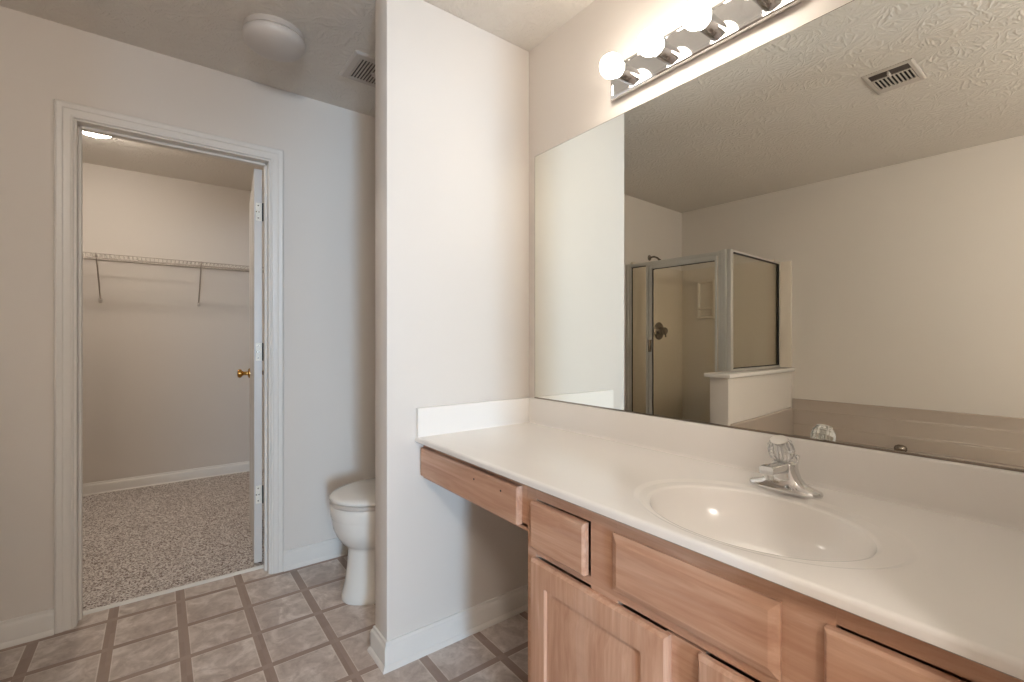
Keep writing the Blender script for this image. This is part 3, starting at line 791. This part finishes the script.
b = MB(); b.lathe([(0.118, 0.0), (0.118, 0.012), (0.105, 0.035), (0.075, 0.055), (0.04, 0.064), (0.001, 0.067)], (clx, cly, CEIL_C - 0.024), (0, 0, -1), 36); b.build('diffuser', M['closetbulb'], cl, smooth=60, label='glowing opal diffuser')

# ------------------------------------------------------------------ shower and tub (seen in the mirror)
VF = -0.90
b = MB(alc); b.box(-1.00, -0.87, -1.142, -0.002, 0, 0.912, 0.003)
struct(b.build('wall_knee', M['wall']), 'low beige wall between shower and bathtub', 'wall')
b = MB(alc); b.box(-1.022, -0.838, -1.165, -0.002, 0.913, 0.943, 0.006, 3)
struct(b.build('trim_4', M['marble']), 'pale ledge capping the low shower wall', 'trim')
st = thing('shower_stall', 'almond fiberglass shower stall with a moulded soap niche', 'shower stall', alc(-0.43, -0.44, 0))
b = MB(alc); b.box(-0.868, -0.022, -0.024, -0.001, 0.06, 1.86, 0.002); b.box(-0.998, -0.868, -0.024, -0.001, 0.945, 1.83, 0.002)
b.build('back_panel', M['fiberglass'], st)
b = MB(alc); b.box(-0.022, -0.001, VF + 0.06, -0.001, 0.06, 1.86, 0.002); b.build('side_panel', M['fiberglass'], st)
b = MB(alc); b.box(-0.868, -0.848, VF + 0.06, -0.024, 0.06, 0.910, 0.002); b.build('knee_panel', M['fiberglass'], st)
b = MB(alc); b.box(-0.868, -0.001, VF - 0.04, -0.001, 0.0, 0.055); b.box(-0.868, -0.001, VF - 0.04, VF + 0.06, 0.055, 0.115, 0.008, 3); b.build('base_pan', M['fiberglass'], st)
b = MB(alc)
nu0, nu1, nz0, nz1 = -0.358, -0.178, 1.375, 1.745
yv = -0.024
def nr(u0, u1, z0, z1, i, v): return [(u0 + i, v, z0 + i), (u1 - i, v, z0 + i), (u1 - i, v, z1 - i), (u0 + i, v, z1 - i)]
b.loft([nr(nu0, nu1, nz0, nz1, 0, yv + 0.001), nr(nu0, nu1, nz0, nz1, 0.004, yv - 0.022), nr(nu0, nu1, nz0, nz1, 0.016, yv - 0.026), nr(nu0, nu1, nz0, nz1, 0.026, yv - 0.020), nr(nu0, nu1, nz0, nz1, 0.032, yv - 0.003)])
b.box(nu0 + 0.02, nu1 - 0.02, yv - 0.034, yv - 0.002, 1.466, 1.486, 0.006, 3)
b.build('soap_niche', M['fiberglass'], st, smooth=30)
en = thing('shower_enclosure', 'framed glass shower door and panels with chrome posts', 'shower door', alc(-0.45, VF, 0.115))
ZB, ZP = 0.116, 1.822
b = MB(alc); b.box(-0.050, -0.001, VF - 0.014, VF + 0.022, ZB, ZP + 0.006, 0.003); b.box(-0.030, -0.022, VF - 0.022, VF - 0.014, ZB, ZP, 0.002); b.build('wall_jamb', M['satin'], en)
b = MB(alc); b.box(-0.84, -0.05, VF - 0.012, VF + 0.020, ZP - 0.022, ZP + 0.004, 0.002); b.build('header', M['satin'], en)
b = MB(alc); b.box(-0.84, -0.05, VF - 0.012, VF + 0.020, ZB, ZB + 0.03, 0.002); b.build('sill', M['satin'], en)
b = MB(alc); b.box(-0.246, -0.200, VF - 0.014, VF + 0.020, ZB + 0.03, ZP - 0.022, 0.003); b.box(-0.228, -0.218, VF - 0.020, VF - 0.014, ZB + 0.03, ZP - 0.022, 0.002); b.build('mullion', M['satin'], en)
b = MB(alc); b.box(-0.199, -0.051, VF + 0.001, VF + 0.006, ZB + 0.031, ZP - 0.023); fp = b.build('fixed_pane', M['showerglass'], en, smooth=0)
b = MB(alc)
for q in ((-0.056, -0.051, ZB + 0.031, ZP - 0.023), (-0.199, -0.195, ZB + 0.031, ZP - 0.023)): b.box(q[0], q[1], VF - 0.001, VF + 0.009, q[2], q[3])
b.box(-0.195, -0.056, VF - 0.001, VF + 0.009, ZP - 0.028, ZP - 0.023); b.build('gasket', M['gasket'], fp, smooth=0)
# swinging door
b = MB(alc); d0, d1 = -0.814, -0.250; vd = VF - 0.020
b.box(d0, d0 + 0.014, vd - 0.012, vd + 0.006, ZB + 0.034, ZP - 0.026, 0.002); b.box(d1 - 0.022, d1, vd - 0.012, vd + 0.006, ZB + 0.034, ZP - 0.026, 0.002)
b.box(d0 + 0.014, d1 - 0.022, vd - 0.012, vd + 0.006, ZP - 0.062, ZP - 0.026, 0.002); b.box(d0 + 0.014, d1 - 0.022, vd - 0.012, vd + 0.006, ZB + 0.034, ZB + 0.064, 0.002)
sd = b.build('door_frame', M['satin'], en)
b = MB(alc); b.box(d0 + 0.015, d1 - 0.023, vd - 0.004, vd + 0.001, ZB + 0.065, ZP - 0.063); b.build('door_pane', M['showerglass'], sd, smooth=0)
b = MB(alc); b.box(d0 + 0.018, d1 - 0.026, vd - 0.006, vd + 0.003, ZP - 0.068, ZP - 0.063); b.box(d1 - 0.027, d1 - 0.023, vd - 0.006, vd + 0.003, ZB + 0.07, ZP - 0.068); b.build('gasket', M['gasket'], sd, smooth=0)
b = MB(alc); b.box(d1 - 0.018, d1 - 0.004, vd - 0.045, vd - 0.012, 1.075, 1.175, 0.004, 3); b.build('handle', M['drainmetal'], sd, label='dark metal pull')
# corner post: ridged profiles meeting at the corner, standing on the ledge and running to the floor in front of it
b = MB(alc)
b.box(-0.846, -0.817, VF - 0.014, VF + 0.020, 0.945, ZP + 0.008, 0.003)
b.box(-0.878, -0.847, VF - 0.020, VF + 0.022, 0.945, ZP + 0.012, 0.004)
b.box(-0.912, -0.879, VF - 0.014, VF + 0.026, 0.945, ZP + 0.008, 0.003)
b.build('corner_post', M['satin'], en)
b = MB(alc); b.box(-0.836, -0.817, VF - 0.012, VF + 0.020, ZB + 0.031, 0.912, 0.002); b.build('lower_jamb', M['satin'], en)
b = MB(alc)
SPU = -0.905
b.box(SPU - 0.012, SPU + 0.012, -0.052, -0.026, 0.945, ZP + 0.004, 0.002); b.box(SPU - 0.012, SPU + 0.012, VF + 0.027, -0.052, ZP - 0.010, ZP + 0.004, 0.002); b.box(SPU - 0.012, SPU + 0.012, VF + 0.027, -0.052, 0.945, 0.962, 0.002)
sf = b.build('side_frame', M['satin'], en)
b = MB(alc); b.box(SPU - 0.003, SPU + 0.003, VF + 0.028, -0.053, 0.963, ZP - 0.011); b.build('side_pane', M['showerglass'], en, smooth=0)
b = MB(alc)
b.box(SPU - 0.0135, SPU - 0.0035, VF + 0.028, -0.053, ZP - 0.021, ZP - 0.0105); b.box(SPU - 0.0135, SPU - 0.0035, -0.064, -0.053, 0.963, ZP - 0.011); b.box(SPU - 0.0135, SPU - 0.0035, VF + 0.028, -0.053, 0.963, 0.970)
b.build('gasket', M['gasket'], sf, smooth=0)

hv, hz = -0.56, 1.930
sh2 = thing('overhead_shower', 'small chrome shower head above the shower, reflected in the mirror', 'shower head', alc(0, hv, hz))
b = MB(alc); b.lathe([(0.026, 0.0), (0.026, 0.004), (0.012, 0.012)], (-0.0005, hv, hz), (-1, 0, 0), 20); b.build('flange', M['drainmetal'], sh2)
b = MB(alc); b.tube([(-0.005, hv, hz), (-0.05, hv, hz + 0.004), (-0.085, hv, hz - 0.012), (-0.105, hv, hz - 0.032)], 0.0085, 10); b.build('arm', M['drainmetal'], sh2)
b = MB(alc); b.lathe([(0.010, 0.0), (0.013, 0.010), (0.013, 0.016), (0.026, 0.040), (0.027, 0.050), (0.024, 0.053)], (-0.101, hv, hz - 0.028), (-0.62, 0, -0.78), 20); b.build('spray_head', M['drainmetal'], sh2)
sv = thing('shower_valve', 'round chrome shower valve with lever inside the shower', 'faucet', alc(-0.022, -0.44, 1.25))
b = MB(alc); b.lathe([(0.082, 0.0), (0.082, 0.004), (0.068, 0.013), (0.034, 0.018), (0.030, 0.040)], (-0.0225, -0.44, 1.258), (-1, 0, 0), 32); b.build('escutcheon', M['drainmetal'], sv)
b = MB(alc); b.lathe([(0.022, 0.0), (0.032, 0.008), (0.034, 0.030), (0.028, 0.040), (0.001, 0.043)], (-0.060, -0.44, 1.258), (-1, 0, 0), 12); b.tube([(-0.085, -0.44, 1.258), (-0.09, -0.44, 1.23), (-0.095, -0.44, 1.20)], [0.010, 0.008, 0.007], 10); b.build('handle', M['drainmetal'], sv)

tub = thing('bathtub', 'almond garden bathtub along the long wall, reflected in the mirror', 'bathtub', alc(-1.80, -0.56, 0))
b = MB(alc)
tu0, tu1, tv0, tv1 = -2.62, -1.003, -1.12, -0.003
tcu, tcv = (tu0 + tu1) / 2, -0.575
ta = sorted([2 * math.pi * i / 96 for i in range(96)] + [math.atan2(v - tcv, u - tcu) % (2 * math.pi) for u in (tu0, tu1) for v in (tv0, tv1)])
def trect(ins, z):
    r = []
    for t in ta:
        c, s = math.cos(t), math.sin(t)
        k = min(((tu1 if c > 0 else tu0) - tcu) / c if abs(c) > 1e-9 else 1e9, ((tv1 if s > 0 else tv0) - tcv) / s if abs(s) > 1e-9 else 1e9)
        u, v = tcu + k * c, tcv + k * s
        r.append((min(max(u, tu0 + ins), tu1 - ins), min(max(v, tv0 + ins), tv1 - ins), z))
    return r
def tell(a, bb, z, pw=3.2):
    r = []
    for t in ta:
        c, s = math.cos(t), math.sin(t)
        k = (abs(c / a) ** pw + abs(s / bb) ** pw) ** (-1 / pw)
        r.append((tcu + k * c, tcv + k * s, z))
    return r
b.loft([trect(0, 0.0), trect(0, 0.388), trect(0.004, 0.397), trect(0.010, 0.400), tell(0.685, 0.400, 0.400), tell(0.677, 0.392, 0.398), tell(0.668, 0.383, 0.390), tell(0.660, 0.374, 0.375), tell(0.64, 0.355, 0.28), tell(0.61, 0.33, 0.18), tell(0.57, 0.29, 0.10), tell(0.50, 0.23, 0.066), tell(0.30, 0.10, 0.060)], cap0=False)
b.build('shell', M['tubacrylic'], tub, smooth=50)
b = MB(alc)
sk = [(-0.002, 0.4005), (-0.072, 0.4005), (-0.064, 0.43), (-0.060, 0.478), (-0.056, 0.486), (-0.044, 0.490), (-0.038, 0.50), (-0.034, 0.592), (-0.031, 0.598), (-0.022, 0.601), (-0.018, 0.61), (-0.016, 0.684), (-0.012, 0.688), (-0.002, 0.688)]
b.loft([[(u, v, z) for v, z in sk] for u in (tu0, tu1 - 0.002)]); b.build('back_skirt', M['tubacrylic'], tub, smooth=30)
b = MB(alc)
b.loft([[(tu1 - o, v, z) for o, z in ((0.0, 0.4005), (0.030, 0.4005), (0.024, zt_ - 0.012), (0.020, zt_ - 0.004), (0.012, zt_), (0.0, zt_))] for v, zt_ in ((-1.12, 0.602), (-0.6, 0.606), (-0.3, 0.613), (-0.2, 0.616), (-0.13, 0.618), (-0.07, 0.620))])
b.build('side_skirt', M['tubacrylic'], tub, smooth=40)
b = MB(alc); b.lathe([(0.034, 0.0), (0.036, 0.010), (0.036, 0.022), (0.030, 0.034), (0.016, 0.041), (0.001, 0.043)], (-1.725, -0.128, 0.4003), (0, 0, 1), 28); b.build('control_knob', M['drainmetal'], tub, label='round dark chrome knob on the tub deck')
b = MB(alc); b.lathe([(0.034, 0.0), (0.034, 0.004), (0.026, 0.006), (0.001, 0.007)], (tcu, tcv, 0.0602), seg=24); b.build('drain', M['drainmetal'], tub)
